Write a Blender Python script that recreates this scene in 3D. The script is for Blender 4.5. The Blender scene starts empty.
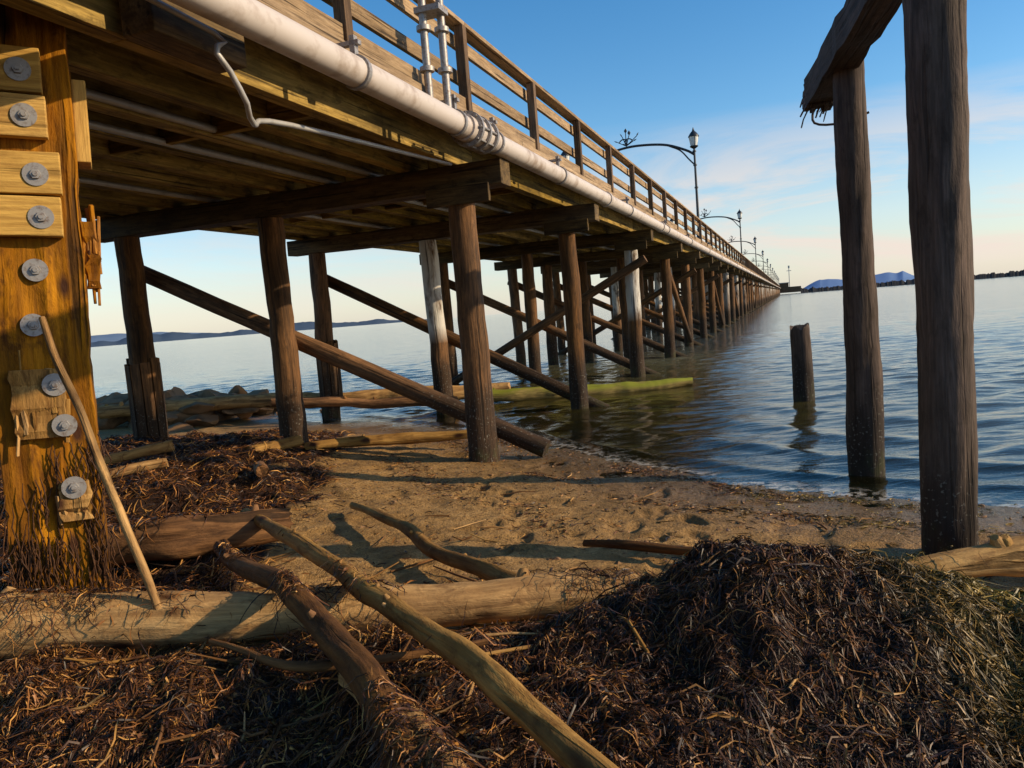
import bpy, math, random
import numpy as np
from mathutils import Vector, Matrix
random.seed(7); rng=np.random.default_rng(7)
scene=bpy.context.scene
PSI=math.radians(19.95)
WZ=-0.12

# ---------------------------------------------------------------- noise
def _h(ix,iy,s):
    n=(ix.astype(np.int64)*374761393+iy.astype(np.int64)*668265263+s*974634777)&0x7fffffff
    n=((n^(n>>13))*1274126177)&0x7fffffff
    n=n^(n>>16)
    return (n&0xffff)/65535.0
def vn(x,y,s=0):
    x=np.asarray(x,float);y=np.asarray(y,float)
    ix=np.floor(x);iy=np.floor(y);fx=x-ix;fy=y-iy
    fx=fx*fx*(3-2*fx);fy=fy*fy*(3-2*fy)
    a=_h(ix,iy,s);b=_h(ix+1,iy,s);c=_h(ix,iy+1,s);d=_h(ix+1,iy+1,s)
    return (a*(1-fx)+b*fx)*(1-fy)+(c*(1-fx)+d*fx)*fy
def fbm(x,y,s=0,o=4):
    t=0;a=.5;n=0
    for i in range(o):
        t=t+a*(vn(x,y,s+i*17)*2-1);n+=a;a*=.5;x=x*2.03+5.1;y=y*2.03+3.7
    return t/n
def sst(a,b,x):
    t=np.clip((x-a)/(b-a),0,1);return t*t*(3-2*t)

# ---------------------------------------------------------------- terrain
SHORE=np.array([(-400,330),(-60,58),(-20,27),(-7.8,19),(-2.5,13.4),(.1,10.5),(1.1,8.3),(2.0,6.9),(3.35,5.6),(6.5,3.8),(14,1.5),(60,-8),(500,-90)],float)
def shore_d(x,y):
    best=np.full(np.shape(x),1e9);sg=np.ones(np.shape(x))
    for (ax,ay),(bx,by) in zip(SHORE[:-1],SHORE[1:]):
        dx,dy=bx-ax,by-ay;L=dx*dx+dy*dy
        t=np.clip(((x-ax)*dx+(y-ay)*dy)/L,0,1)
        d=np.hypot(x-ax-t*dx,y-ay-t*dy)
        cr=dx*(y-ay)-dy*(x-ax)
        m=d<best
        best=np.where(m,d,best);sg=np.where(m,np.where(cr>0,-1,1),sg)
    return best*sg
def gs(x,y,cx,cy,sx,sy):
    return np.exp(-((x-cx)/sx)**2-((y-cy)/sy)**2)
def kelp_mask(x,y):
    w=fbm(x*1.3,y*1.3,40,3)*.55
    a=sst(.25,-.25,y-(3.72+.1*np.sin(x*1.3)-.42*sst(-.9,-.2,x))+w*.7)                       # foreground
    b=sst(.35,-.35,x-(-1.65-(y-4)*.12)+w)*sst(12.6,11.6,y+w)               # left bank
    b=b*np.where(y>5.0,sst(-.70,-.3,fbm(x*.9,y*1.6,55,3)),1)
    c=sst(.12,.4,gs(x,y,1.25,3.2,1.15,.85)+w*.25)                      # mound
    e=sst(.25,.5,gs(x,y,2.4,2.6,1.3,.8)+w*.25)
    return np.clip(np.maximum(np.maximum(a,b),np.maximum(c,e)),0,1)
_fr=random.Random(5);FEET=[]
for k in range(9):
    fx,fy,fa=_fr.uniform(-1.2,2.0),_fr.uniform(4.2,8.0),_fr.uniform(0,6.28)
    for s in range(7):
        fx+=math.cos(fa)*.36;fy+=math.sin(fa)*.36;sd=.09 if s%2 else -.09
        FEET.append((fx-math.sin(fa)*sd,fy+math.cos(fa)*sd,fa))
def H(x,y,km=None,detail=True,feet=False):
    d=shore_d(x,y)
    z=WZ+np.where(d>0,.6*(1-np.exp(-.075*d))+.0035*np.maximum(d-25,0),np.maximum(.075*d,-3))
    z=np.minimum(z,2.5)
    if km is None: km=kelp_mask(x,y)
    z=z+.46*gs(x,y,1.15,3.15,.88,.60)+.08*gs(x,y,2.1,2.3,.9,.7)+.12*gs(x,y,-1.5,3.0,2.2,.9)+.22*gs(x,y,-5.0,10.0,2.2,1.8)+.15*gs(x,y,-3.4,7.6,1.5,1.3)+.12*gs(x,y,-3.3,9.6,1.0,1.0)
    z=z+.10*gs(x,y,.35,2.3,.6,.5)+.13*gs(x,y,-.35,2.2,.7,.75)+.09*gs(x,y,-2.2,4.3,.7,.5)
    if detail:
        near=sst(60,20,np.hypot(x,y))
        z=z+near*(.030*fbm(x*1.4,y*1.4,3,4)+.016*fbm(x*5,y*5,5,4)-.026*sst(.2,.5,fbm(x*2.6,y*2.6,61,2)))*sst(-1.2,1.2,d)
        z=z+km*near*(.10*fbm(x*2.3,y*2.3,11,3)+.085*np.abs(fbm(x*4.5,y*4.5,21,3))+.026*fbm(x*17,y*17,31,2))
        z=z+.03*fbm(x*.7,y*.7,8,2)*sst(0,-1,d)
    if feet:
        for fx,fy,fa in FEET:
            ca,sa=math.cos(fa),math.sin(fa);u=(x-fx)*ca+(y-fy)*sa;v=-(x-fx)*sa+(y-fy)*ca
            q=(u/.15)**2+(v/.06)**2
            z=z+(1-km)*sst(.1,.8,d)*(-.022*np.exp(-q**2)+.010*np.exp(-((np.sqrt(q)-1.35)/.28)**2))
    return z

def axis(fine0,fine1,st,lo,hi,g=1.12):
    c=list(np.arange(fine0,fine1+1e-6,st))
    s=st;v=fine1
    while v<hi:
        s*=g;v+=s;c.append(v)
    s=st;v=fine0;l=[]
    while v>lo:
        s*=g;v-=s;l.append(v)
    return np.array(l[::-1]+c)
def grid_mesh(name,xs,ys,zf,attrs=None):
    X,Y=np.meshgrid(xs,ys)
    Z,A=zf(X,Y)
    co=np.stack([X,Y,Z],-1).reshape(-1,3)
    nx,ny=len(xs),len(ys)
    i=np.arange(nx*ny).reshape(ny,nx)
    q=np.stack([i[:-1,:-1],i[:-1,1:],i[1:,1:],i[1:,:-1]],-1).reshape(-1,4)
    ob=mesh_np(name,co,q)
    for k,v in A.items():
        at=ob.data.attributes.new(k,'FLOAT','POINT');at.data.foreach_set('value',v.reshape(-1).astype(np.float32))
    return ob
def mesh_np(name,co,q,smooth=True):
    me=bpy.data.meshes.new(name)
    me.vertices.add(len(co));me.vertices.foreach_set('co',co.astype(np.float32).ravel())
    me.loops.add(q.size);me.loops.foreach_set('vertex_index',q.astype(np.int32).ravel())
    me.polygons.add(len(q));me.polygons.foreach_set('loop_start',np.arange(0,q.size,q.shape[1],dtype=np.int32))
    me.polygons.foreach_set('use_smooth',np.full(len(q),smooth))
    me.update(calc_edges=True)
    ob=bpy.data.objects.new(name,me);scene.collection.objects.link(ob)
    return ob

# ---------------------------------------------------------------- materials
class NT:
    def __init__(s,name):
        s.m=bpy.data.materials.new(name);s.m.use_nodes=True;s.t=s.m.node_tree;s.t.nodes.clear()
        s.out=s.n('ShaderNodeOutputMaterial')
    def n(s,t,**k):
        nd=s.t.nodes.new(t)
        for a,b in k.items(): setattr(nd,a,b)
        return nd
    def l(s,a,b): s.t.links.new(a,b)
    def set(s,sock,v):
        if isinstance(v,bpy.types.NodeSocket): s.l(v,sock)
        else: sock.default_value=v
    def attr(s,name,out='Fac'):
        return s.n('ShaderNodeAttribute',attribute_name=name).outputs[out]
    def vmul(s,v,sc):
        m=s.n('ShaderNodeVectorMath',operation='MULTIPLY');s.l(v,m.inputs[0]);m.inputs[1].default_value=sc;return m.outputs[0]
    def noise(s,v,scale,detail=4,rough=.55,dist=0):
        n=s.n('ShaderNodeTexNoise');
        if v is not None: s.l(v,n.inputs['Vector'])
        n.inputs['Scale'].default_value=scale;n.inputs['Detail'].default_value=detail;n.inputs['Roughness'].default_value=rough;n.inputs['Distortion'].default_value=dist
        return n.outputs['Fac']
    def ramp(s,f,stops):
        r=s.n('ShaderNodeValToRGB');s.l(f,r.inputs[0]);e=r.color_ramp.elements
        while len(e)<len(stops): e.new(.5)
        for i,(p,c) in enumerate(stops):
            e[i].position=p;e[i].color=(*c,1) if len(c)==3 else c
        return r.outputs['Color']
    def mr(s,f,a,b,c=0,d=1):
        r=s.n('ShaderNodeMapRange');s.l(f,r.inputs[0]);
        for i,v in enumerate((a,b,c,d)): r.inputs[i+1].default_value=v
        return r.outputs[0]
    def mix(s,f,a,b,mode='MIX'):
        r=s.n('ShaderNodeMix',data_type='RGBA',blend_type=mode)
        s.set(r.inputs[0],f)
        for i,v in ((6,a),(7,b)):
            if isinstance(v,tuple): v=(*v,1)
            s.set(r.inputs[i],v)
        return r.outputs[2]
    def math(s,op,a,b=0):
        r=s.n('ShaderNodeMath',operation=op);s.set(r.inputs[0],a);s.set(r.inputs[1],b);return r.outputs[0]
    def bump(s,h,st=.5,dist=.01,normal=None):
        b=s.n('ShaderNodeBump');s.l(h,b.inputs['Height']);b.inputs['Strength'].default_value=st;b.inputs['Distance'].default_value=dist
        if normal is not None: s.l(normal,b.inputs['Normal'])
        return b.outputs[0]
    def prin(s,col,rough=.7,normal=None,metal=0,spec=.5):
        p=s.n('ShaderNodeBsdfPrincipled')
        if isinstance(col,tuple): col=(*col,1)
        s.set(p.inputs['Base Color'],col);s.set(p.inputs['Roughness'],rough);p.inputs['Metallic'].default_value=metal
        s.set(p.inputs['Specular IOR Level'],spec)
        if normal is not None: s.l(normal,p.inputs['Normal'])
        s.l(p.outputs[0],s.out.inputs[0]);return p

def wood(name,dark,light,grain=22,wet=None,rough=.8,bs=.6,stain=(.03,.02,.012),stain_amt=.5,white=False,moss=None,gl=.075,knots=False,algae=0,crk=.75):
    N=NT(name)
    tc=N.attr('tc','Vector');rnd=N.attr('rnd')
    g=N.noise(N.vmul(tc,(grain,grain,grain*gl)),1,6,.68,.9)
    g2=N.noise(N.vmul(tc,(grain*3.4,grain*3.4,grain*.22)),1,4,.65)
    big=N.noise(N.vmul(tc,(3,3,.9)),1,5,.65,.4)
    blot=N.noise(N.vmul(tc,(11,11,5)),1,5,.7,.3)
    c=N.ramp(g,[(.28,dark),(.68,light)])
    c=N.mix(N.mr(g2,.38,.6,.45,0),c,stain)
    c=N.mix(N.math('MULTIPLY',N.mr(big,.42,.7),stain_amt),c,stain)
    c=N.mix(N.math('MULTIPLY',N.mr(blot,.52,.66),stain_amt*.8),c,stain)
    v=N.n('ShaderNodeHueSaturation');N.l(N.mr(rnd,0,1,.72,1.25),v.inputs['Value']);N.l(N.mr(rnd,0,1,1.1,.95),v.inputs['Saturation']);N.l(c,v.inputs['Color']);c=v.outputs[0]
    if knots:
        vo=N.n('ShaderNodeTexVoronoi');N.l(N.vmul(tc,(5,5,2.2)),vo.inputs['Vector']);vo.inputs['Scale'].default_value=1
        c=N.mix(N.mr(vo.outputs['Distance'],.20,.08),c,(.05,.018,.007))
    if moss: 
        ge=N.n('ShaderNodeNewGeometry');sp=N.n('ShaderNodeSeparateXYZ');N.l(ge.outputs['Normal'],sp.inputs[0])
        c=N.mix(N.math('MULTIPLY',N.mr(sp.outputs[2],-.1,.6),N.mr(big,.35,.5)),c,moss)
    if white:
        c=N.mix(N.math('MULTIPLY',N.attr('white'),N.mr(big,.62,.5)),c,(.55,.52,.46))
    r=rough
    if wet:
        ge=N.n('ShaderNodeNewGeometry');sp=N.n('ShaderNodeSeparateXYZ');N.l(ge.outputs['Position'],sp.inputs[0])
        zz=N.math('ADD',sp.outputs[2],N.math('MULTIPLY',N.math('SUBTRACT',big,.5),1.0))
        f=N.mr(zz,wet+.25,wet-.1)
        c=N.mix(N.math('MULTIPLY',f,.8),c,(.020,.014,.010))
        spk=N.noise(N.vmul(tc,(40,40,40)),1,2)
        c=N.mix(N.math('MULTIPLY',N.math('MULTIPLY',N.mr(spk,.62,.68),f),.5),c,(.25,.24,.2))
        if algae:
            c=N.mix(N.math('MULTIPLY',N.math('MULTIPLY',N.mr(zz,.12,-.02),N.mr(blot,.45,.6)),algae),c,(.05,.055,.018))
    crack=N.noise(N.vmul(tc,(grain*1.4,grain*1.4,.6)),1,3,.5,.3)
    ck=N.mr(crack,.34,.40)
    c=N.mix(N.math('MULTIPLY',N.math('SUBTRACT',1.0,ck),crk),c,(.012,.008,.005))
    h=N.math('ADD',N.math('ADD',g,N.math('MULTIPLY',g2,.5)),N.math('ADD',N.math('MULTIPLY',ck,.8),blot))
    N.prin(c,r,N.bump(h,bs,.012),spec=.2)
    return N.m

M={}
M['pile']=wood('pile_wood',(.055,.03,.016),(.30,.145,.055),18,wet=.70,white=True,bs=.9,algae=.5,stain_amt=.7)
M['beam']=wood('beam_wood',(.24,.155,.033),(.54,.36,.09),14,stain_amt=.75,stain=(.045,.03,.01))
M['under']=wood('deck_wood',(.24,.165,.038),(.52,.36,.09),14,stain_amt=.8,stain=(.045,.033,.012))
M['cap']=wood('cap_wood',(.07,.045,.02),(.24,.155,.06),14,stain_amt=.8)
M['rail']=wood('rail_wood',(.28,.185,.10),(.48,.34,.20),20,stain_amt=.4,stain=(.08,.05,.03))
M['railpost']=wood('railpost_wood',(.11,.068,.04),(.26,.165,.095),20)
M['orange']=wood('timber_orange',(.28,.10,.014),(.60,.27,.042),8,stain_amt=.9,stain=(.05,.017,.006),bs=1.0,gl=.11,knots=True)
M['yellow']=wood('timber_yellow',(.50,.29,.075),(.74,.47,.14),12,stain_amt=.35,stain=(.16,.07,.02),bs=.5,crk=.3)
M['grey']=wood('post_grey',(.04,.031,.027),(.17,.115,.085),16,wet=.4,bs=.8,stain_amt=.7,algae=.5,crk=.5)
M['drift']=wood('driftwood',(.34,.18,.055),(.60,.36,.13),10,stain_amt=.8,stain=(.10,.042,.013),bs=.9,gl=.16,knots=True,crk=.5)
M['driftdark']=wood('driftwood_bark',(.10,.042,.015),(.34,.165,.06),12,stain_amt=.7,stain=(.03,.015,.008),bs=.9,gl=.2)
M['mosslog']=wood('mossy_log',(.20,.14,.05),(.38,.29,.10),14,stain_amt=.6,stain=(.05,.04,.01),moss=(.20,.21,.022),gl=.15)
def simple(name,col,rough=.5,metal=0,var=.25,scale=14,col2=None,bs=.15,spec=.5):
    N=NT(name);g=N.n('ShaderNodeTexCoord').outputs['Object']
    n=N.noise(g,scale,5,.6);c2=col2 or tuple(x*.5 for x in col)
    c=N.mix(N.mr(n,.5,.72,0,var*3),col,c2)
    N.prin(c,rough,N.bump(n,bs,.01),metal,spec);return N.m
M['pipe']=simple('pipe_white',(.56,.49,.43),.5,0,.27,5,(.28,.19,.12))
M['conduit']=simple('conduit_grey',(.42,.40,.37),.4,.2,.2,8)
M['steel']=simple('galvanised_steel',(.32,.30,.28),.5,.4,.3,40,(.14,.08,.05))
M['black']=simple('lamp_black',(.018,.02,.024),.4,0,.1)
M['red']=simple('valve_red',(.35,.04,.03),.4,0,.2)
M['glass']=simple('lantern_glass',(.65,.66,.62),.15,0,.05)
M['rock']=simple('rock_brown',(.26,.15,.075),.85,0,.3,2.2,(.045,.030,.018),1.0,.1)
M['weed']=simple('weed_dark',(.05,.022,.010),.6,0,.3,30,(.16,.07,.025),.3,.2)

# ---------------------------------------------------------------- mesh builder
class MB:
    def __init__(s): s.v=[];s.f=[];s.m=[];s.tc=[];s.r=[];s.w=[];s.sm=[]
    def add(s,vs,fs,mi,tc,smooth=False,white=None):
        o=len(s.v);r=random.random();off=(random.uniform(-9,9),random.uniform(-9,9),random.uniform(-30,30))
        s.v+=[tuple(v) for v in vs];s.f+=[tuple(i+o for i in f) for f in fs]
        s.m+=[mi]*len(fs);s.sm+=[smooth]*len(fs)
        s.tc+=[(t[0]+off[0],t[1]+off[1],t[2]+off[2]) for t in tc];s.r+=[r]*len(vs)
        s.w+=list(white) if white is not None else [0.0]*len(vs)
    def box(s,c,size,mi=0,R=None,segs=1,warp=0,long=None):
        hx,hy,hz=size[0]/2,size[1]/2,size[2]/2
        ax=long if long is not None else max(range(3),key=lambda i:size[i])
        a,b=[i for i in range(3) if i!=ax]
        if ax==1: a,b=b,a
        h=(hx,hy,hz);vs=[];tc=[]
        for k in range(segs+1):
            t=-h[ax]+2*h[ax]*k/segs
            j=[random.uniform(-warp,warp) for _ in range(2)]
            for (sa,sb) in ((-1,-1),(1,-1),(1,1),(-1,1)):
                p=[0,0,0];p[ax]=t;p[a]=sa*h[a]+j[0];p[b]=sb*h[b]+j[1]
                if warp: p[a]+=random.uniform(-warp,warp)*.5;p[b]+=random.uniform(-warp,warp)*.5
                tc.append((p[a],p[b],p[ax]));
                v=Vector(p)
                if R is not None: v=R@v
                vs.append(v+Vector(c))
        fs=[(3,2,1,0)]
        for k in range(segs):
            o=4*k
            for i in range(4):
                j=(i+1)%4;fs.append((o+i,o+j,o+4+j,o+4+i))
        o=4*segs;fs.append((o,o+1,o+2,o+3))
        s.add(vs,fs,mi,tc)
    def beam(s,p0,p1,w,h,mi=0,segs=1,warp=0,roll=0):
        p0,p1=Vector(p0),Vector(p1);d=p1-p0
        z=d.normalized();x=z.cross(Vector((0,0,1)))
        if x.length<1e-3:x=Vector((1,0,0))
        x.normalize();y=z.cross(x)
        R=Matrix((x,y,z)).transposed()
        if roll: R=R@Matrix.Rotation(roll,3,'Z')
        s.box((p0+p1)/2,(w,h,d.length),mi,R,segs,warp,long=2)
    def tube(s,pts,rad,mi=0,sides=12,na=0,nf=3,caps=True,white=None,seed=None,flat=1.0,tip=0):
        pts=[Vector(p) for p in pts];n=len(pts);vs=[];tc=[];fs=[];L=0;ww=[]
        sd=random.randint(0,9999) if seed is None else seed
        ref=None
        for k in range(n):
            t=(pts[min(k+1,n-1)]-pts[max(k-1,0)]).normalized()
            if ref is None:
                ref=t.cross(Vector((0,0,1)))
                if ref.length<.1: ref=t.cross(Vector((0,1,0)))
            ref=(ref-t*ref.dot(t)).normalized();b=t.cross(ref)
            if k: L+=(pts[k]-pts[k-1]).length
            r=rad[k] if hasattr(rad,'__len__') else rad
            for i in range(sides):
                a=2*math.pi*i/sides;ca,sa=math.cos(a),math.sin(a)
                rr=r
                if na: rr*=1+na*float(fbm(np.array(ca*1.1+L*nf*.35+sd),np.array(sa*1.1+L*nf*.12+sd*.3),5,3))
                jit=Vector((0,0,0))
                if tip and (k==n-1 or k==0): jit=t*random.uniform(-tip,tip)
                vs.append(pts[k]+ref*ca*rr+b*sa*rr*flat+jit);tc.append((ca*r,sa*r,L))
                ww.append(white[k] if white else 0.0)
            if k:
                o=(k-1)*sides
                for i in range(sides):
                    j=(i+1)%sides;fs.append((o+i,o+j,o+sides+j,o+sides+i))
        s.add(vs,fs,mi,tc,True,ww)
        if caps:
            for k in (0,n-1):
                ring=[vs[k*sides+i] for i in range(sides)]
                f=tuple(range(sides)) if k else tuple(range(sides))[::-1]
                s.add(ring,[f],mi,[(x[0],x[1],x[2]*.0) for x in tc[k*sides:(k+1)*sides]],False,[0]*sides)
    def obj(s,name,mats,parent=None,bevel=0):
        me=bpy.data.meshes.new(name);me.from_pydata(s.v,[],s.f)
        for m in mats: me.materials.append(M[m])
        me.polygons.foreach_set('material_index',s.m);me.polygons.foreach_set('use_smooth',s.sm)
        a=me.attributes.new('tc','FLOAT_VECTOR','POINT');a.data.foreach_set('vector',np.array(s.tc,np.float32).ravel())
        a=me.attributes.new('rnd','FLOAT','POINT');a.data.foreach_set('value',s.r)
        a=me.attributes.new('white','FLOAT','POINT');a.data.foreach_set('value',s.w)
        ob=bpy.data.objects.new(name,me);scene.collection.objects.link(ob)
        if parent: ob.parent=parent
        if bevel:
            b=ob.modifiers.new('b','BEVEL');b.width=bevel;b.segments=2;b.limit_method='ANGLE';b.angle_limit=math.radians(50)
        return ob
def empty(name,loc=(0,0,0),rz=0,parent=None,ry=0):
    e=bpy.data.objects.new(name,None);scene.collection.objects.link(e);e.location=loc;e.rotation_euler=(0,ry,rz)
    if parent:e.parent=parent
    return e
def catmull(pts,step):
    P=[Vector(p) for p in pts];P=[P[0]*2-P[1]]+P+[P[-1]*2-P[-2]];out=[]
    for i in range(1,len(P)-2):
        L=(P[i+1]-P[i]).length;n=max(2,int(L/step))
        for k in range(n):
            t=k/n;a,b,c,d=P[i-1],P[i],P[i+1],P[i+2]
            out.append(.5*((2*b)+(-a+c)*t+(2*a-5*b+4*c-d)*t*t+(-a+3*b-3*c+d)*t**3))
    out.append(P[-2]);return out

# ---------------------------------------------------------------- ground
def gz(X,Y):
    km=kelp_mask(X,Y);Z=H(X,Y,km,feet=True)
    return Z,{'kelp':km,'shore':shore_d(X,Y)}
xs=axis(-4.5,3.6,.028,-6000,6000,1.035)
ys=axis(1.2,7.5,.026,-3000,9000,1.03)
beach=grid_mesh('beach',xs,ys,gz)
N=NT('sand')
g=N.n('ShaderNodeNewGeometry').outputs['Position']
n1=N.noise(g,.9,5,.6);n2=N.noise(g,7,6,.65,.4);n3=N.noise(g,60,3,.7);n4=N.noise(g,260,2,.7);n5=N.noise(g,18,5,.7,.6)
c=N.ramp(n2,[(.3,(.23,.125,.036)),(.5,(.40,.225,.072)),(.72,(.52,.31,.115))])
c=N.mix(N.mr(n1,.42,.60,0,.55),c,(.21,.118,.038))
c=N.mix(N.mr(n5,.54,.66,0,.65),c,(.10,.052,.02))
c=N.mix(N.mr(n3,.56,.68,0,.75),c,(.07,.038,.018))
c=N.mix(N.mr(n4,.62,.70,0,.45),c,(.48,.35,.20))
sh=N.math('ADD',N.attr('shore'),N.math('MULTIPLY',N.math('SUBTRACT',n1,.5),1.6))
wet=N.mr(sh,1.7,.3)
c=N.mix(wet,c,N.mix(.68,c,(.055,.032,.012)))
c=N.mix(N.mr(N.attr('shore'),-.3,-2.5),c,(.085,.070,.022))
kc=N.ramp(n3,[(.35,(.010,.006,.004)),(.6,(.035,.015,.008)),(.8,(.10,.042,.014))])
kf=N.mr(N.math('ADD',N.attr('kelp'),N.math('MULTIPLY',N.math('SUBTRACT',n2,.5),.9)),.35,.6)
c=N.mix(kf,c,kc)
hh=N.math('ADD',N.math('ADD',n2,n5),N.math('MULTIPLY',n3,.45))
N.prin(c,N.mix(wet,(.85,.85,.85),(.20,.20,.20)),N.bump(hh,.9,.035),spec=.25)
beach.data.materials.append(N.m)

# ---------------------------------------------------------------- water
wl=[];rw=random.Random(3)
for i in range(44):
    lam=.18*(10**(rw.random()*.9));ang=math.radians(-90+rw.gauss(0,26)+6)
    wl.append((lam,ang,rw.random()*6.28,lam*.0036*rw.uniform(.5,1.2)))
def wz(X,Y):
    d=shore_d(X,Y);dep=np.maximum(WZ-H(X,Y,0*X,False),0)
    z=0*X
    for lam,a,ph,am in wl:
        k=2*math.pi/lam
        z=z+am*np.sin(k*(X*math.cos(a)+Y*math.sin(a))+ph)
    mod=.35+1.0*vn(X*.25,Y*.14,90)
    fade=sst(70,25,np.hypot(X,Y))
    z=z*mod*fade*sst(.1,-1.5,d)
    dd=d+.35*fbm(X*.35,Y*.35,70,2)
    for c0,a0,w0 in ((-.45,.024,.11),(-1.3,.03,.18),(-2.4,.028,.26),(-3.8,.024,.3)):
        z=z+a0*np.exp(-((dd-c0)/w0)**2)*(.3+.9*vn(X*.6,Y*.6,77))*fade
    return WZ+z,{'depth':dep,'shore':d}
xs=axis(-9,9,.065,-25000,25000,1.05);ys=axis(4,24,.05,-20,30000,1.05)
water=grid_mesh('water',xs,ys,wz)
N=NT('sea_water')
g=N.n('ShaderNodeNewGeometry').outputs['Position']
w1=N.noise(N.vmul(g,(.8,2.2,1)),2.2,4,.6,.5);w2=N.noise(N.vmul(g,(.25,1.1,1)),1.0,4,.6,.6);w3=N.noise(N.vmul(g,(.02,.09,1)),1,4,.6)
hh=N.math('ADD',N.math('MULTIPLY',w1,.3),N.math('ADD',N.math('MULTIPLY',w2,.6),N.math('MULTIPLY',w3,.9)))
nb=N.bump(hh,.34,.16)
deep=N.n('ShaderNodeBsdfDiffuse')
N.l(N.mix(N.mr(N.attr('shore'),-3,-18),(.125,.105,.028),(.065,.085,.088)),deep.inputs[0])
tr=N.n('ShaderNodeBsdfTransparent');tr.inputs[0].default_value=(.90,.84,.56,1)
df=N.mr(N.attr('depth'),0.0,.9,0.0,1)
mx=N.n('ShaderNodeMixShader');N.l(df,mx.inputs[0]);N.l(tr.outputs[0],mx.inputs[1]);N.l(deep.outputs[0],mx.inputs[2])
foam=N.n('ShaderNodeBsdfDiffuse');foam.inputs[0].default_value=(.55,.50,.42,1)
fn=N.noise(g,9,5,.7,.5);fm=N.math('MULTIPLY',N.math('MULTIPLY',N.mr(N.attr('shore'),-.34,-.10),N.mr(N.attr('shore'),.12,.0)),N.mr(fn,.48,.58))
mf=N.n('ShaderNodeMixShader');N.l(N.math('MULTIPLY',fm,.7),mf.inputs[0]);N.l(mx.outputs[0],mf.inputs[1]);N.l(foam.outputs[0],mf.inputs[2])
gl=N.n('ShaderNodeBsdfGlossy');gl.inputs['Roughness'].default_value=.10;gl.inputs[0].default_value=(1,.97,.94,1);N.l(nb,gl.inputs['Normal'])
fr=N.n('ShaderNodeFresnel');fr.inputs[0].default_value=1.34;N.l(nb,fr.inputs['Normal'])
m2=N.n('ShaderNodeMixShader');N.l(fr.outputs[0],m2.inputs[0]);N.l(mf.outputs[0],m2.inputs[1]);N.l(gl.outputs[0],m2.inputs[2])
N.l(m2.outputs[0],N.out.inputs[0])
water.data.materials.append(N.m)

# ---------------------------------------------------------------- pier (local: +Y seaward, X right)
pier=empty('wooden_pier',(0,0,0),-PSI)
def p2w(X,Y): return (X*math.cos(PSI)+Y*math.sin(PSI),-X*math.sin(PSI)+Y*math.cos(PSI))
def gh(x,y): return float(H(np.array([x]),np.array([y]))[0])
ROWS=[-3.38,-5.95,-8.25]
BY=[-6.5,-1.8,3.1,8.14,12.6,18.2,23.6,28.6,33.6]
while BY[-1]<462: BY.append(BY[-1]+5.0)
pl=MB();cp=MB();br=MB()
for bi,Y in enumerate(BY):
    near=Y<45
    for ri,X in enumerate(ROWS+([-4.7,-7.1] if Y>16 and bi%2==0 else [])):
        if bi==2 and ri==0: continue
        jx,jy=random.uniform(-.09,.09),random.uniform(-.09,.09)
        r=random.uniform(.145,.175)
        if bi==3 and ri==0: jx=jy=0;r=.165
        n=18 if near else 3
        top=(X,Y,3.0);bot=(X+jx,Y+jy,-.5 if Y<10 else -2.2)
        pts=[];wh=[]
        iswhite=(ri in(0,1,3) and Y>10 and random.random()<.4) or (bi==4 and ri==1) or (bi==5 and ri==0)
        if bi==4 and ri==0: iswhite=False
        for k in range(n):
            t=k/(n-1);p=Vector(bot).lerp(Vector(top),t)
            if near and 0<k<n-1: p+=Vector((random.uniform(-.008,.008),random.uniform(-.008,.008),0))
            pts.append(p);wh.append(1.0 if (iswhite and pts[-1].z>1.35) else 0.0)
        pl.tube(pts,[r*(1.04-.1*k/(n-1)) for k in range(n)],0,20 if near else 8,.16 if near else 0,3.5,white=wh)
        if ri==2 and Y<14 and bi>2:
            for a in range(10):
                an=a*math.pi/5;pl.box((X+.19*math.cos(an),Y+.19*math.sin(an),.75+random.uniform(-.08,.08)),(.05,.12,1.2),0,Matrix.Rotation(an,3,'Z'),long=2)
    rx=-2.86+random.uniform(-.03,.03)
    if bi==2: rx=-3.95
    cp.box(((rx-8.8)/2,Y,3.135),(rx+8.8,.30,.27),0,segs=8 if near else 1,warp=.008 if near else 0)
    if near and bi>2:
        cp.box((-3.35,Y-.17,2.93),(.75,.06,.2),0)
    if bi>=3:
        off=.30
        a=(-8.5,Y+off,2.62);b=(-2.7,Y+off,.0 if Y<10 else -.35)
        n=14 if near else 2
        br.tube([Vector(a).lerp(Vector(b),k/(n-1)) for k in range(n)],.11,0,10,.12 if near else 0,2)
        if bi>=4 and bi%2==1: br.tube([Vector((-3.0,Y-off,2.6)),Vector((-8.4,Y-off,-.2))],.10,0,8)
        if bi>=4 and bi%3==0 and bi<40: br.tube([Vector((-3.4,Y+.2,2.7)),Vector((-3.3,Y+4.6,.1))],.09,0,8)
pl.obj('piles',['pile'],pier);cp.obj('cap_beams',['cap'],pier,.008);br.obj('braces',['pile'],pier)
st=MB()
for i in range(10):
    X=-3.42-i*.565
    Y=-6.5
    while Y<462:
        L=5.0 if Y<40 else 60
        e=min(Y+L,464)
        st.box((X,(Y+e)/2,3.435),(.14,e-Y-.01,.32),0,segs=4 if L<10 else 1,warp=.004 if L<10 else 0)
        Y=e
for Y in [y+2.4 for y in BY if y<30]:
    for i in range(9): st.box((-3.42-i*.565-.2825,Y,3.42),(.42,.08,.26),0)
st.obj('stringers',['beam'],pier,.006)
dk=MB();Y=-6.5
while Y<48:
    dk.box((-5.95+random.uniform(-.02,.02),Y+.12,3.64),(5.95,.232,.08),0);Y+=.245
dk.box((-5.95,(48+464)/2,3.64),(5.95,416,.08),0)
dk.obj('deck',['under'],pier)
rl=MB()
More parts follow.
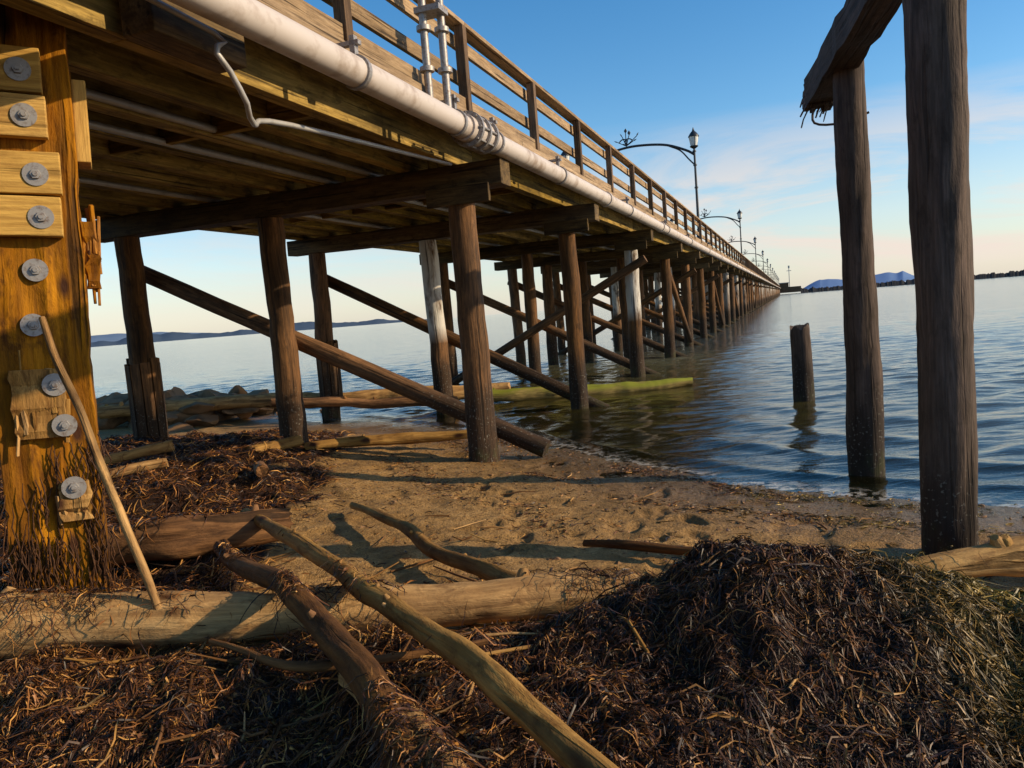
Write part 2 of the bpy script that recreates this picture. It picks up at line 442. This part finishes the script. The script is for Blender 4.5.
for side,X in ((1,-3.08),(-1,-8.82)):
    Y=-6.4
    while Y<464:
        e=min(Y+4.7,464)
        rl.box((X,(Y+e)/2,3.76),(.13,e-Y-.01,.16),0);rl.box((X,(Y+e)/2,4.60),(.17,e-Y-.008,.045),0)
        rl.box((X-.07*side,(Y+e)/2,4.46),(.045,e-Y-.01,.13),0);rl.box((X-.07*side,(Y+e)/2,4.10),(.045,e-Y-.01,.13),0)
        Y=e
    Y=.6
    while Y<464:
        rl.box((X+.045*side,Y,4.02),(.10,.10,1.10),1);Y+=2.35
Y=-6.4
while Y<464:
    e=min(Y+5.2,464);rl.box((-2.975,(Y+e)/2,3.60),(.05,e-Y-.012,.15),0);Y=e
rl.obj('railing',['rail','railpost'],pier,.004)
pp=MB()
PX,PZ=-2.80,3.385
pp.tube([(PX,-6,PZ),(PX,463,PZ)],.105,0,24)
for Y in [ -2,2.2,7.0,13.1]+[13.1+6*k for k in range(1,40)]:
    pp.tube([(PX,Y-.07,PZ),(PX,Y+.07,PZ)],.125,0,24)
for Y in (5.0,6.75,7.75,10.2,15,20,25):
    pp.tube([(PX,Y-.02,PZ),(PX,Y+.02,PZ)],.122,1,20)
    pp.box((PX,Y,PZ+.17),(.04,.05,.16),1)
    pp.box((PX-.1,Y,PZ+.2),(.3,.05,.03),1)
pp.tube([(PX,7.05,PZ),(PX,7.45,PZ)],.14,0,24)
for Y in (7.05,7.25,7.45): pp.tube([(PX,Y-.02,PZ),(PX,Y+.02,PZ)],.17,1,20)
for a in range(8):
    an=a*math.pi/4;pp.tube([(PX+.15*math.cos(an),7.0,PZ+.15*math.sin(an)),(PX+.15*math.cos(an),7.5,PZ+.15*math.sin(an))],.012,1,6)
for X2 in (-2.9,-2.78):
    Y2=6.45+(.12 if X2>-2.85 else 0)
    pp.tube([(X2,Y2,PZ),(X2,Y2,4.85)],.035,1,12)
    for z in (3.8,4.15,4.55,4.8): pp.tube([(X2,Y2,z-.02),(X2,Y2,z+.02)],.065,1,14)
pp.tube([(-2.9,6.45,4.88),(-2.7,6.35,4.88)],.05,3,12);pp.tube([(-2.72,6.33,4.80),(-2.72,6.33,4.96)],.08,3,12)
for z in (4.3,4.7): pp.box((-2.84,6.5,z),(.24,.2,.05),1)
for X,z in ((-5.0,3.31),(-5.1,3.31),(-6.75,3.31),(-4.45,3.33)):
    pp.tube([(X,-6,z),(X,60,z)],.032,2,10)
pp.tube(catmull([(-3.0,-2,3.4),(-3.0,3.3,3.35),(-2.98,3.75,3.2),(-3.0,4.0,2.98),(-3.15,4.25,2.93),(-3.25,4.8,3.05),(-3.33,7.8,3.24)],.1),.018,2,8)
pp.obj('pipework',['pipe','steel','conduit','red'],pier)
hb=MB();
hb.box((-3.17,3.75,3.36),(.22,.75,.26),0)
hb.obj('hanger_block',['cap'],pier,.01)
hd=MB();hd.box((-3,474,2.2),(22,20,3.2),0);hd.box((-1,476,4.9),(5,4,2.4),0);hd.box((-1,476,6.3),(5.8,4.8,.35),1);hd.box((2,474,9.5),(.35,.35,12),1);hd.box((2,474,13),(2.6,.3,.3),1);hd.box((2,474,15.2),(.9,.9,1.4),1);hd.box((-9,478,4.9),(4,3,2),0)
hd.obj('pier_head',['railpost','conduit'],pier)

def lamp_mesh(arm):
    b=MB()
    b.tube([(0,0,0),(0,0,.12),(0,0,.5),(0,0,.56)],[.15,.13,.10,.08],0,12)
    b.tube([(0,0,.5),(0,0,2.2),(0,0,3.95)],[.06,.05,.042],0,12)
    for z in (.7,2.4,3.3,3.85): b.tube([(0,0,z-.03),(0,0,z+.03)],.075,0,12)
    b.tube([(0,0,3.95),(0,0,4.02),(0,0,4.06)],[.05,.16,.17],0,12)
    b.tube([(0,0,4.06),(0,0,4.25),(0,0,4.42)],[.12,.17,.185],1,12)
    b.tube([(0,0,4.42),(0,0,4.45),(0,0,4.58),(0,0,4.66),(0,0,4.70),(0,0,4.8)],[.22,.22,.13,.05,.04,.008],0,12)
    for a in range(4):
        an=a*math.pi/2+.4;b.tube([(.12*math.cos(an),.12*math.sin(an),4.05),(.195*math.cos(an),.195*math.sin(an),4.43)],.014,0,6)
    if arm:
        pts=[(0,0,3.72),(-.35,0,3.95),(-1.2,0,4.28),(-2.4,0,4.4),(-3.3,0,4.3),(-3.62,0,4.12),(-3.55,0,3.95),(-3.38,0,4.02),(-3.42,0,4.14)]
        b.tube(catmull(pts,.1),.05,0,8)
        pts=[(0,0,3.3),(-.22,0,3.55),(-.55,0,3.95),(-1.0,0,4.2)]
        b.tube(catmull(pts,.1),.03,0,8)
        for cx,sg in ((-2.75,1),(-2.75,-1)):
            sp=[(cx+sg*(.08+.20*math.cos(t)*(1-t/9)),0,4.6+.17*math.sin(t)*(1-t/9)) for t in [i*.5 for i in range(12)]]
            b.tube([Vector(p) for p in sp],.026,0,6)
        for lx,lz,an in ((-2.45,4.62,.4),(-2.3,4.8,1.0),(-2.6,4.9,1.6),(-2.9,4.85,2.1),(-3.1,4.65,2.7),(-2.75,5.0,1.5)):
            d=Vector((math.cos(an),0,math.sin(an)))
            c0=Vector((-2.75,0,4.45));b.tube([c0,Vector((lx,0,lz))],.018,0,6)
            p=Vector((lx,0,lz));b.tube([p-d*.02,p+d*.07,p+d*.17],[.015,.07,.008],0,8,flat=.35)
    me=b.obj('tmp',['black','glass']);m=me.data;bpy.data.objects.remove(me);m.name='lamp';return m
LA,LB=lamp_mesh(True),lamp_mesh(False)
k=0;Y=32.8
while Y<460:
    for X,m in ((-3.25,LA),(-8.65,LB)):
        x,y=p2w(X,Y);e=empty('street_lamp',(x,y,3.68),-PSI)
        o=bpy.data.objects.new('pole_and_lantern',m);scene.collection.objects.link(o);o.parent=e
    Y+=33

# ---------------------------------------------------------------- near timber post
TP=empty('timber_post',(-2.63,4.25,.0),math.atan2(.45,.89),None,math.radians(2.6))
b=MB();W,D=.46,.32
n=70;vs=[];tc=[];fs=[]
S=[(-.5,-.5),(-.4,-.5),(-.3,-.5),(-.2,-.5),(-.1,-.5),(0,-.5),(.1,-.5),(.2,-.5),(.3,-.5),(.4,-.5),(.5,-.5),(.5,0),(.5,.5),(-.5,.5)]
for k in range(n):
    z=-.3+4.0*k/(n-1)
    for (a,c_) in S:
        j=.012*float(fbm(np.array(a*3+z*1.7),np.array(c_*3.+z*2),4,3))
        j2=.026*float(fbm(np.array(a*9+3),np.array(z*1.3),14,4)) if c_<0 else 0
        edge=.03*max(0,float(fbm(np.array(z*4.0),np.array(a*5.),33,3))) if abs(a)>.45 else 0
        vs.append((a*W+j-(edge if a>0 else -edge),c_*D+j2,z));tc.append((a*W,c_*D,z))
m_=len(S)
for k in range(n-1):
    o=k*m_
    for i in range(m_):
        j=(i+1)%m_;fs.append((o+i,o+j,o+m_+j,o+m_+i))
fs.append(tuple(range((n-1)*m_,n*m_)))
b.add(vs,fs,0,tc)
b.obj('post',['orange'],TP,.006)
b=MB();fy=-D/2-.035
for z0,z1,e in ((2.71,2.93,.11),(2.94,3.17,.10),(2.20,2.41,.145),(2.42,2.64,.155)):
    b.box(((e-.9)/2,fy,(z0+z1)/2),(e+.9,.07,z1-z0-.004),0,segs=6,warp=.003)
b.box((W/2+.035,-.02,2.84),(.07,.2,.44),0)
b.obj('splice_boards',['yellow'],TP,.006)
b=MB()
def ragged(cx,cz,w,h,th,n=9,mi=0,y=None,core=True):
    y=fy if y is None else y
    if core: b.box((cx,y,cz),(w*.9,th,h*.8),mi,segs=9,warp=.014,long=2)
    for i in range(n):
        x=cx-w/2+w*(i+random.random())/n;t=h*random.uniform(.25,.7);o=random.uniform(-.30,.30)*h
        b.beam((x,y+random.uniform(-.02,.01),cz-t/2+o),(x+random.uniform(-.02,.02),y+random.uniform(-.02,.01),cz+t/2+o),random.uniform(.006,.022),random.uniform(.01,.03),mi,3,.003,random.random())
ragged(-.03,1.32,.27,.46,.05,9,1);ragged(W/2+.04,2.12,.07,.46,.06,26,0,-.05)
ragged(.10,.78,.16,.26,.04,7,1)
b.obj('splintered_brace_ends',['orange','drift'],TP,.003)
b=MB()
for i in range(150):
    x=random.uniform(-.24,.27);z=random.choice([random.uniform(.5,.95),random.uniform(.3,.6),random.uniform(.95,1.15) if x>0 else .6]);y=-D/2-random.uniform(.005,.05)
    L=random.uniform(.12,.4);pts=[Vector((x,y,z))]
    for k in range(5): pts.append(pts[-1]+Vector((random.uniform(-.025,.025),random.uniform(-.008,.006),-L/5)))
    b.tube(pts,[.002,.004,.004,.003,.003,.001],0,5)
b.obj('hanging_weed',['weed'],TP)
b=MB()
for x,z in ((-.0,3.05),(.01,2.82),(.04,2.52),(.05,2.30),(-.0,2.03),(-.03,1.74),(.05,1.42),(.08,1.2),(.10,.86)):
    y0=-D/2-.07 if z>2.1 else -D/2-.070
    if z in(2.03,1.74): y0=-D/2-.006
    b.tube([(x,y0,z),(x,y0-.008,z)],.060,0,24);b.tube([(x,y0-.008,z),(x,y0-.022,z)],[.028,.025],0,6);b.tube([(x,y0-.022,z),(x,y0-.03,z)],[.014,.012],0,10)
b.obj('bolts',['steel'],TP,.0015)

# ---------------------------------------------------------------- old timber frame on the right
FR=empty('ruined_post_frame')
b=MB()
def post(p0,p1,r0,r1,mi=0,na=.2,tip=0):
    n=60;b.tube([Vector(p0).lerp(Vector(p1),k/(n-1))+Vector((random.uniform(-.002,.002),random.uniform(-.002,.002),0)) for k in range(n)],[(r0+(r1-r0)*k/(n-1))*(1+.03*float(fbm(np.array(k*.25),np.array(r0*99),6,3))) for k in range(n)],mi,40,na,3.2,tip=tip)
post((2.56,4.52,-.5),(2.585,4.56,3.62),.152,.155)
post((3.17,6.9,-.8),(3.15,6.93,3.66),.15,.135,tip=.02)
b.obj('posts',['grey'],FR)
b=MB()
d=Vector((.73,2.99,0)).normalized();sd_=Vector((d.y,-d.x,0))
p0=Vector((2.56,4.5,3.72))-d*1.6;p1=Vector((3.05,6.9,3.55))+d*1.05
b.beam(p0,p1,.26,.27,0,22,.012)
# torn end: staggered wedges of the beam's own section, then splinters
for i in range(6):
    for j in range(5):
        u=-.108+.043*i;v=-.108+.054*j
        L=.05+.30*max(0,float(vn(np.array(i*.9),np.array(j*.8),88)))*(1.2-.13*j)
        b.beam(p1+sd_*u+Vector((0,0,v))-d*.1,p1+sd_*(u+random.uniform(-.01,.01))+Vector((0,0,v-random.uniform(0,.04)))+d*L,.045,.055,0,4,.006,random.uniform(-.2,.2))
for i in range(34):
    o=sd_*random.uniform(-.12,.12)+Vector((0,0,random.uniform(-.13,.08)));b.beam(p1+o-d*.1,p1+o+d*random.uniform(.12,.48)+Vector((0,0,random.uniform(-.13,.0)))+sd_*random.uniform(-.04,.04),random.uniform(.006,.016),.012,0,3,.006,random.random())
b.tube(catmull([p1+Vector((-.06,0,-.12)),p1+Vector((-.10,-.1,-.32)),p1+Vector((.12,-.2,-.36)),p1+Vector((.35,-.3,-.30))],.05),[.012]*99,0,7)
b.obj('top_beam',['grey'],FR,.004)
b=MB();post((4.58,11.97,-1.5),(4.55,12.0,1.02),.165,.145,tip=.06)
b.obj('piling_stump',['grey'])

# ---------------------------------------------------------------- driftwood
LOGS=[]
def log(pts,rads,mat,na=.16,kelp=0.0,stubs=0,name='driftwood_log',sides=28,bend=.02):
    P=catmull(pts,.04);n=len(P);q=random.random()*50
    rs=np.interp(np.linspace(0,1,n),np.linspace(0,1,len(rads)),rads)
    out=[]
    for k,p in enumerate(P):
        s=k*.04
        out.append(p+Vector((float(fbm(np.array(s*.9+q),np.array(q),1,3))*bend,float(fbm(np.array(s*.9+q),np.array(q+9),1,3))*bend,float(fbm(np.array(s*.8+q),np.array(q+5),1,2))*bend)))
    rs=rs*(1+.18*fbm(np.arange(n)*.13+q,np.full(n,q),2,4))
    b=MB();b.tube(out,list(rs),0,sides,na,5,tip=min(.03,rads[0]*.35))
    for i in range(stubs):
        k=random.randint(2,n-3);p=out[k];a=random.uniform(0,6.28)
        dv=Vector((math.cos(a),math.sin(a)*.4,abs(math.sin(a))+.2)).normalized()
        r=rs[k]*random.uniform(.2,.35);b.tube([p+dv*rs[k]*.6,p+dv*rs[k]*1.2,p+dv*(rs[k]*random.uniform(1.25,1.6))],[r*1.5,r,r*.6],0,8,.1)
    o=b.obj(name,[mat])
    LOGS.append((np.array([tuple(v) for v in out]),np.array(rs),kelp))
    return o
log([(-3.6,3.45,.34),(-2.5,3.55,.33),(-1.2,3.60,.27),(.0,3.62,.22),(.50,3.62,.20)],[.16,.155,.13,.11,.10],'drift',.22,.18,3,bend=.06)
log([(-2.01,5.58,.26),(-1.0,3.85,.41),(-.28,2.60,.43),(.165,1.78,.43)],[.040,.045,.048,.050],'drift',.18,.08,5,bend=.05)
log([(-1.95,4.85,.29),(-1.1,3.4,.41),(-.6,2.5,.38),(-.30,1.9,.33)],[.045,.05,.055,.065],'driftdark',.3,.8,2,bend=.08)
log([(-.72,2.75,.32),(-.42,2.25,.37),(-.22,1.85,.37)],[.04,.06,.07],'drift',.25,.2,1,bend=.06)
log([(-1.36,6.32,.06),(-.8,5.3,.09),(-.03,3.98,.12)],[.03,.045,.05],'drift',.25,.1,4,bend=.08)
log([(-1.76,3.50,.30),(-1.98,3.6,1.0),(-2.20,3.72,1.74)],[.020,.022,.014],'drift',.16,0,1,sides=10,name='driftwood_branch',bend=.10)
log([(-3.2,5.0,.30),(-2.2,5.1,.28),(-1.62,5.28,.24)],[.13,.13,.10],'driftdark',.3,.9,1,bend=.08)
log([(-3.1,8.9,.22),(-2.70,9.45,.24)],[.08,.07],'drift',.2,0,1)
log([(-2.6,9.4,.16),(-1.6,9.75,.14),(-.62,9.8,.1)],[.05,.08,.06],'drift',.25,0,3,bend=.08)
log([(1.75,3.85,.10),(2.4,3.92,.13),(3.3,4.05,.12)],[.06,.10,.12],'drift',.25,.1,2,bend=.06)
log([(.35,4.9,.02),(1.0,4.6,.05),(1.6,4.5,.02)],[.02,.035,.03],'driftdark',.3,.3,3,bend=.1)
log([(-2.6,7.7,.24),(-2.42,7.2,.30)],[.07,.06],'driftdark',.2,0,1)
log([(-4.4,8.0,.42),(-3.7,8.3,.44)],[.05,.06],'drift',.2,.2,1,bend=.08)
log([(-4.3,6.7,.36),(-3.3,7.2,.44)],[.035,.045],'drift',.25,.3,2,bend=.1)
log([(-1.4,3.1,.38),(-.9,2.85,.40),(-.2,2.95,.38)],[.012,.02,.012],'driftdark',.2,.3,3,name='driftwood_branch',bend=.12)
log([(-8.0,6.5,.5),(-6.4,9.8,.45)],[.10,.08],'drift',.15,0,1)
def pw(X,Y,z): x,y=p2w(X,Y);return (x,y,z)
log([pw(-12.5,11.2,.34),pw(-8.5,12.75,.26),pw(-5.2,14.1,.10)],[.13,.15,.14],'drift',.14,0,3,bend=.08)
log([pw(-5.6,13.75,.05),pw(-3.4,14.7,-.02),pw(-1.85,15.5,-.05)],[.13,.14,.09],'mosslog',.2,0,4,bend=.07)
log([pw(-8.6,11.3,.32),pw(-5.5,12.3,.12)],[.08,.09],'driftdark',.2,0,3,bend=.08)
b=MB();r_=random.Random(11)
for i in range(520):
    left=i>260
    x,y=(r_.uniform(-2.6,-.2),r_.uniform(2.2,5.5)) if left else (r_.uniform(-4,3.3),r_.uniform(2.0,9.5))
    km=float(kelp_mask(np.array([x]),np.array([y]))[0])
    if km<.4 and r_.random()<.7: continue
    if float(shore_d(np.array([x]),np.array([y]))[0])<.3: continue
    L=r_.uniform(.06,.35)*(1.4 if left else 1);a=r_.uniform(0,6.28);dx,dy=math.cos(a)*L/2,math.sin(a)*L/2
    z0,z1=gh(x-dx,y-dy),gh(x+dx,y+dy);rr=r_.uniform(.002,.008)
    mid=Vector((x+r_.uniform(-.02,.02),y+r_.uniform(-.02,.02),max((z0+z1)/2,gh(x,y))+rr+.008))
    b.tube([(x-dx,y-dy,z0+rr+.004),mid,(x+dx,y+dy,z1+rr+.01+(r_.uniform(0,.06) if left else 0))],[rr,rr,rr*.6],r_.choice([0,1,1]),7,.2)
b.obj('twigs',['drift','driftdark'])

# ---------------------------------------------------------------- rocks
def rocks(name,spots,seed):
    r=random.Random(seed);V=[];F=[];o=0
    import bmesh
    for (x,y,z,s) in spots:
        bm=bmesh.new();bmesh.ops.create_icosphere(bm,subdivisions=3 if s>.1 else 2,radius=1)
        q=r.uniform(0,99);sc=(s*r.uniform(.8,1.6),s*r.uniform(.7,1.2),s*r.uniform(.45,.85))
        vs=np.array([v.co[:] for v in bm.verts]);
        for _ in range(14):
            nrm=np.array([r.gauss(0,1),r.gauss(0,1),r.gauss(0,1)]);nrm/=np.linalg.norm(nrm);c0=r.uniform(.42,.8)
            dd=vs@nrm-c0;vs=vs-np.outer(np.maximum(dd,0),nrm)*.97
        vs*=(1+.10*fbm(vs[:,0]*3+q,vs[:,1]*3+vs[:,2]*2.5,5,4))[:,None]
        a=r.uniform(0,6.28);ca,sa=math.cos(a),math.sin(a)
        vs=vs*np.array(sc)*1.15;vs=np.stack([vs[:,0]*ca-vs[:,1]*sa+x,vs[:,0]*sa+vs[:,1]*ca+y,vs[:,2]+z],-1)
        V.append(vs);F+= [[v.index+o for v in f.verts] for f in bm.faces];o+=len(vs);bm.free()
    ob=mesh_np(name,np.concatenate(V),np.array(F),smooth=False);ob.data.materials.append(M['rock']);return ob
sp=[]
for i in range(90):
    x=random.uniform(-11,-5.4);y=15.6+(-x-5.6)*.35+random.gauss(0,.8);sp.append((x,y,random.uniform(-.05,.30),random.choice([.18,.25,.35,.45])*random.uniform(.8,1.2)))
for i in range(30):
    x=random.uniform(-22,-11);y=17+(-x-5.6)*.5+random.gauss(0,1.0);sp.append((x,y,random.uniform(0,.3),random.uniform(.3,.8)))
sp+=[(-6.6,22.5,-.1,.32),(-6.0,17.6,-.05,.3),(-5.4,16.5,-.05,.3),(-4.6,15.6,-.05,.24),(-3.9,15.9,-.1,.16),(-5.9,20,-.05,.3)]
rocks('shore_rocks',sp,4)
pb=[]
for i in range(900):
    x=random.uniform(-3,4);y=random.uniform(3.6,10)
    if float(shore_d(np.array([x]),np.array([y]))[0])<-.6: continue
    pb.append((x,y,gh(x,y),random.choice([.005,.007,.009,.012,.02])*random.uniform(.7,1.2)))
rocks('pebbles',pb,9)

# ---------------------------------------------------------------- seaweed
def logtop(x,y,z):
    keep=np.ones(x.shape);zz=z.copy()
    for P,R,kp in LOGS[:16]:
        m=(x>P[:,0].min()-.3)&(x<P[:,0].max()+.3)&(y>P[:,1].min()-.3)&(y<P[:,1].max()+.3)
        idx=np.nonzero(m)[0]
        if len(idx)==0: continue
        P2=P[::2];R2=R[::2]
        for c0 in range(0,len(idx),20000):
            ii=idx[c0:c0+20000]
            D2=(x[ii,None]-P2[None,:,0])**2+(y[ii,None]-P2[None,:,1])**2
            k=D2.argmin(1);dd=np.sqrt(D2[np.arange(len(ii)),k]);r=R2[k]*1.12
            inside=dd<r
            t=P2[k,2]+np.sqrt(np.maximum(r*r-dd*dd,0))
            zz[ii]=np.where(inside&(P2[k,2]<1.0)&(t>zz[ii]),t,zz[ii])
            kk=kp*2.2*(vn(x[ii]*2.3,y[ii]*2.3,777)>.5)
            keep[ii]=np.where(inside,np.minimum(keep[ii],kk),keep[ii])
    return zz,keep
def strands(N,x0,x1,y0,y1,dens,L=(.10,.34),w=(.0022,.0050),segs=6,lift=.03,seed=0,jit=.7,logs=True):
    r=np.random.default_rng(seed)
    x=r.uniform(x0,x1,N);y=r.uniform(y0,y1,N)
    k=r.random(N)<dens(x,y);x=x[k];y=y[k]
    _,kp=logtop(x,y,np.zeros_like(x));k=r.random(len(x))<kp;x=x[k];y=y[k];n=len(x)
    th=fbm(x*1.1,y*1.1,200,2)*6.5+r.normal(0,jit,n);kap=r.normal(0,.25,n)
    Ls=r.uniform(L[0],L[1],n);ww=r.uniform(w[0],w[1],n);lf=r.random(n)**3*lift
    ph=r.random(n)*6.28;tilt=r.uniform(-1.1,1.1,n)
    V=np.zeros((n,segs+1,2,3));rn=r.random(n);zp=None
    for s in range(segs+1):
        km=kelp_mask(x,y)
        zg=H(x,y,km);z,kk=logtop(x,y,zg)
        st_=Ls/segs
        if zp is not None:
            climb=(z-zp)>st_*1.3
            z=np.where(climb,zp+st_*.5,z)
            z=np.maximum(z,zp-st_*.9)
        zp=z
        z=z+.003+lf*(.6+.4*np.sin(ph+s*1.1))*(1-.4*abs(s/segs*2-1))
        wd=ww*(1-.75*abs(s/segs*2-1)**3)
        px,py=-np.sin(th),np.cos(th);ct,sn=np.cos(tilt),np.sin(tilt)
        V[:,s,0]=np.stack([x-px*wd*ct,y-py*wd*ct,z-wd*sn],-1);V[:,s,1]=np.stack([x+px*wd*ct,y+py*wd*ct,z+wd*sn],-1)
        th=th+kap+r.normal(0,.42,n);tilt=tilt+r.normal(0,.35,n)
        x=x+np.cos(th)*st_;y=y+np.sin(th)*st_
    i=(np.arange(n)*(segs+1)*2)[:,None]+np.arange(segs)[None,:]*2
    q=np.stack([i,i+1,i+3,i+2],-1).reshape(-1,4)
    return V.reshape(-1,3),q,np.repeat(rn,(segs+1)*2)
parts=[]
parts.append(strands(220000,-4.0,3.4,1.5,4.4,lambda x,y:kelp_mask(x,y)**2*(.45+.55*vn(x*3,y*3,301)),L=(.03,.15),w=(.0009,.0026),segs=5,seed=1,jit=.9))
parts.append(strands(10000,-4.2,3.6,1.4,4.6,lambda x,y:kelp_mask(x,y)**2,L=(.2,.42),w=(.0015,.0040),segs=8,seed=6,lift=.05))
parts.append(strands(34000,-4.2,3.6,1.4,4.6,lambda x,y:kelp_mask(x,y)**2,L=(.012,.045),w=(.003,.007),segs=3,seed=8,lift=.03,jit=2))
parts.append(strands(90000,-7.5,3.6,4.3,12.8,lambda x,y:kelp_mask(x,y)**2,L=(.08,.26),w=(.002,.0055),segs=5,seed=2,lift=.05))
def wrack(x,y):
    d=shore_d(x,y)+.35*fbm(x*.8,y*.8,400,3)
    c=.7*np.exp(-((d-.9)/.12)**2)+.7*np.exp(-((d-2.0)/.16)**2)*vn(x*2,y*2,5)+.9*np.exp(-((d-.25)/.08)**2)
    c=c*(vn(x*1.7,y*1.7,410)>.3)
    return np.clip(c+.18*sst(.5,.75,vn(x*2.5,y*2.5,420))*vn(x*9,y*9,430)+.04,0,1)
parts.append(strands(120000,-3,6.5,3.6,11,wrack,L=(.012,.10),w=(.0015,.005),segs=4,seed=3,lift=.012,jit=1.5))
co=[];qq=[];rr=[];o=0
for a,b_,c_ in parts:
    co.append(a);qq.append(b_+o);rr.append(c_);o+=len(a)
sw=mesh_np('seaweed',np.concatenate(co),np.concatenate(qq),False)
at=sw.data.attributes.new('rnd','FLOAT','POINT');at.data.foreach_set('value',np.concatenate(rr).astype(np.float32))
N=NT('seaweed_mat')
rnd=N.attr('rnd');g=N.n('ShaderNodeNewGeometry').outputs['Position']
c=N.ramp(rnd,[(0,(.012,.006,.004)),(.40,(.042,.017,.008)),(.70,(.12,.045,.013)),(.88,(.30,.12,.028)),(1,(.60,.31,.08))])
pn=N.noise(g,.9,3)
sp=N.n('ShaderNodeSeparateXYZ');N.l(g,sp.inputs[0])
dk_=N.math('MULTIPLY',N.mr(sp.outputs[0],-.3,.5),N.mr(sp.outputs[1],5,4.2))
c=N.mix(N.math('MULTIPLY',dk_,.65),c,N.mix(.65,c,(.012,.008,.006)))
gr=N.math('MULTIPLY',N.mr(sp.outputs[0],1.3,1.9),N.mr(pn,.40,.52))
c=N.mix(N.math('MULTIPLY',gr,.8),c,N.mix(rnd,(.04,.032,.006),(.42,.29,.04)))
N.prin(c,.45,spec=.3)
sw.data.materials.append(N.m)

# ---------------------------------------------------------------- distance
def ridge(name,a0,a1,dist,hgt,seed,col,base=-1,n=260,fq=.9,depth=300,taper=True,rough=.5,oc=4):
    co=[];
    for i in range(n):
        t=i/(n-1);a=a0+(a1-a0)*t;e=min(1,min(t,1-t)*6) if taper else 1
        f=float(fbm(np.array(t*9*fq+seed),np.array(seed*1.3),seed,oc))
        h=hgt*e*max(.12,(.65+rough*f));x,y=math.sin(a)*dist,math.cos(a)*dist
        for dd,hh in ((0,base),(depth*.3,h*.45),(depth*.8,h),(depth,base)):
            s=(dist+dd)/dist;co.append((x*s,y*s,hh))
    q=[]
    for i in range(n-1):
        for j in range(3):
            a=i*4+j;q.append((a,a+4,a+5,a+1))
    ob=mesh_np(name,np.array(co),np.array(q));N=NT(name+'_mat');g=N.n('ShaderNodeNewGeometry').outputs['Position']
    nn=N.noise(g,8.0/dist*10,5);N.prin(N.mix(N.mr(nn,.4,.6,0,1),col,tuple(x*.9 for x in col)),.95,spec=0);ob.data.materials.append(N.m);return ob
D2=math.radians
ridge('distant_coast',D2(-45),D2(-5),4200,62,3,(.085,.12,.165),depth=900,fq=2.5)  # coast, hills and mountains: distance haze painted in as a bluish base colour
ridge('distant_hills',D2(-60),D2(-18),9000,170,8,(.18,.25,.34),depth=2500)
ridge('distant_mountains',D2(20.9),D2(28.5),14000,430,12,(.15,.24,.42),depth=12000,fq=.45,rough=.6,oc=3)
ridge('breakwater',D2(20.9),D2(41),420,3.2,21,(.045,.045,.045),n=1100,fq=18,depth=14,taper=False,rough=.35)

# ---------------------------------------------------------------- sky, sun, camera
SD=Vector((.978*math.cos(D2(24)),-.208*math.cos(D2(24)),math.sin(D2(24))))
w=bpy.data.worlds.new('World');scene.world=w;w.use_nodes=True;t=w.node_tree
bg=t.nodes['Background'];bg.inputs[1].default_value=.125
sk=t.nodes.new('ShaderNodeTexSky');sk.sky_type='NISHITA';sk.sun_disc=False;sk.sun_elevation=D2(24);sk.sun_rotation=math.atan2(SD.x,SD.y)
sk.air_density=1.0;sk.dust_density=.4;sk.ozone_density=1.6
class W(NT):
    def __init__(s,t): s.t=t
Wn=W(t)
gen=Wn.n('ShaderNodeTexCoord').outputs['Generated']
spz=Wn.n('ShaderNodeSeparateXYZ');Wn.l(gen,spz.inputs[0])
hs=Wn.n('ShaderNodeHueSaturation');hs.inputs['Saturation'].default_value=1.4;hs.inputs['Value'].default_value=1.42;Wn.l(sk.outputs[0],hs.inputs['Color'])
cn=Wn.noise(Wn.vmul(gen,(1.8,1.8,11)),1.4,9,.62,.6)
band=Wn.math('MULTIPLY',Wn.mr(spz.outputs[2],.0,.03),Wn.mr(spz.outputs[2],.22,.12))
right=Wn.mr(spz.outputs[0],-.3,.45,.3,1)
cf=Wn.math('MULTIPLY',Wn.math('MULTIPLY',Wn.mr(cn,.44,.58),band),right)
hz=Wn.math('MULTIPLY',Wn.mr(spz.outputs[2],.22,.0),.62)
c=Wn.mix(hz,hs.outputs[0],(5.6,5.5,5.9))
c=Wn.mix(Wn.math('MULTIPLY',cf,.85),c,(7.3,6.2,5.5))
Wn.l(c,bg.inputs[0])
sun=bpy.data.lights.new('sun','SUN');sun.energy=5.0;sun.angle=D2(.5);sun.color=(1,.79,.52)
so=bpy.data.objects.new('sun',sun);scene.collection.objects.link(so);so.rotation_euler=SD.to_track_quat('Z','Y').to_euler()
cam=bpy.data.cameras.new('camera');cam.lens=27.07;cam.sensor_width=36;cam.clip_start=.05;cam.clip_end=60000
co_=bpy.data.objects.new('camera',cam);scene.collection.objects.link(co_)
p=D2(5.25);th=D2(4.6)
F=Vector((0,math.cos(p),-math.sin(p)));R0=Vector((1,0,0));U0=Vector((0,math.sin(p),math.cos(p)))
Rr=R0*math.cos(th)-U0*math.sin(th);Uu=R0*math.sin(th)+U0*math.cos(th)
m=Matrix((Rr,Uu,-F)).transposed().to_4x4();m.translation=Vector((0,0,1.6));co_.matrix_world=m
scene.camera=co_
scene.view_settings.view_transform='Standard';scene.view_settings.look='None';scene.view_settings.exposure=0
print('DONE verts',sum(len(o.data.vertices) for o in scene.objects if o.type=='MESH'))
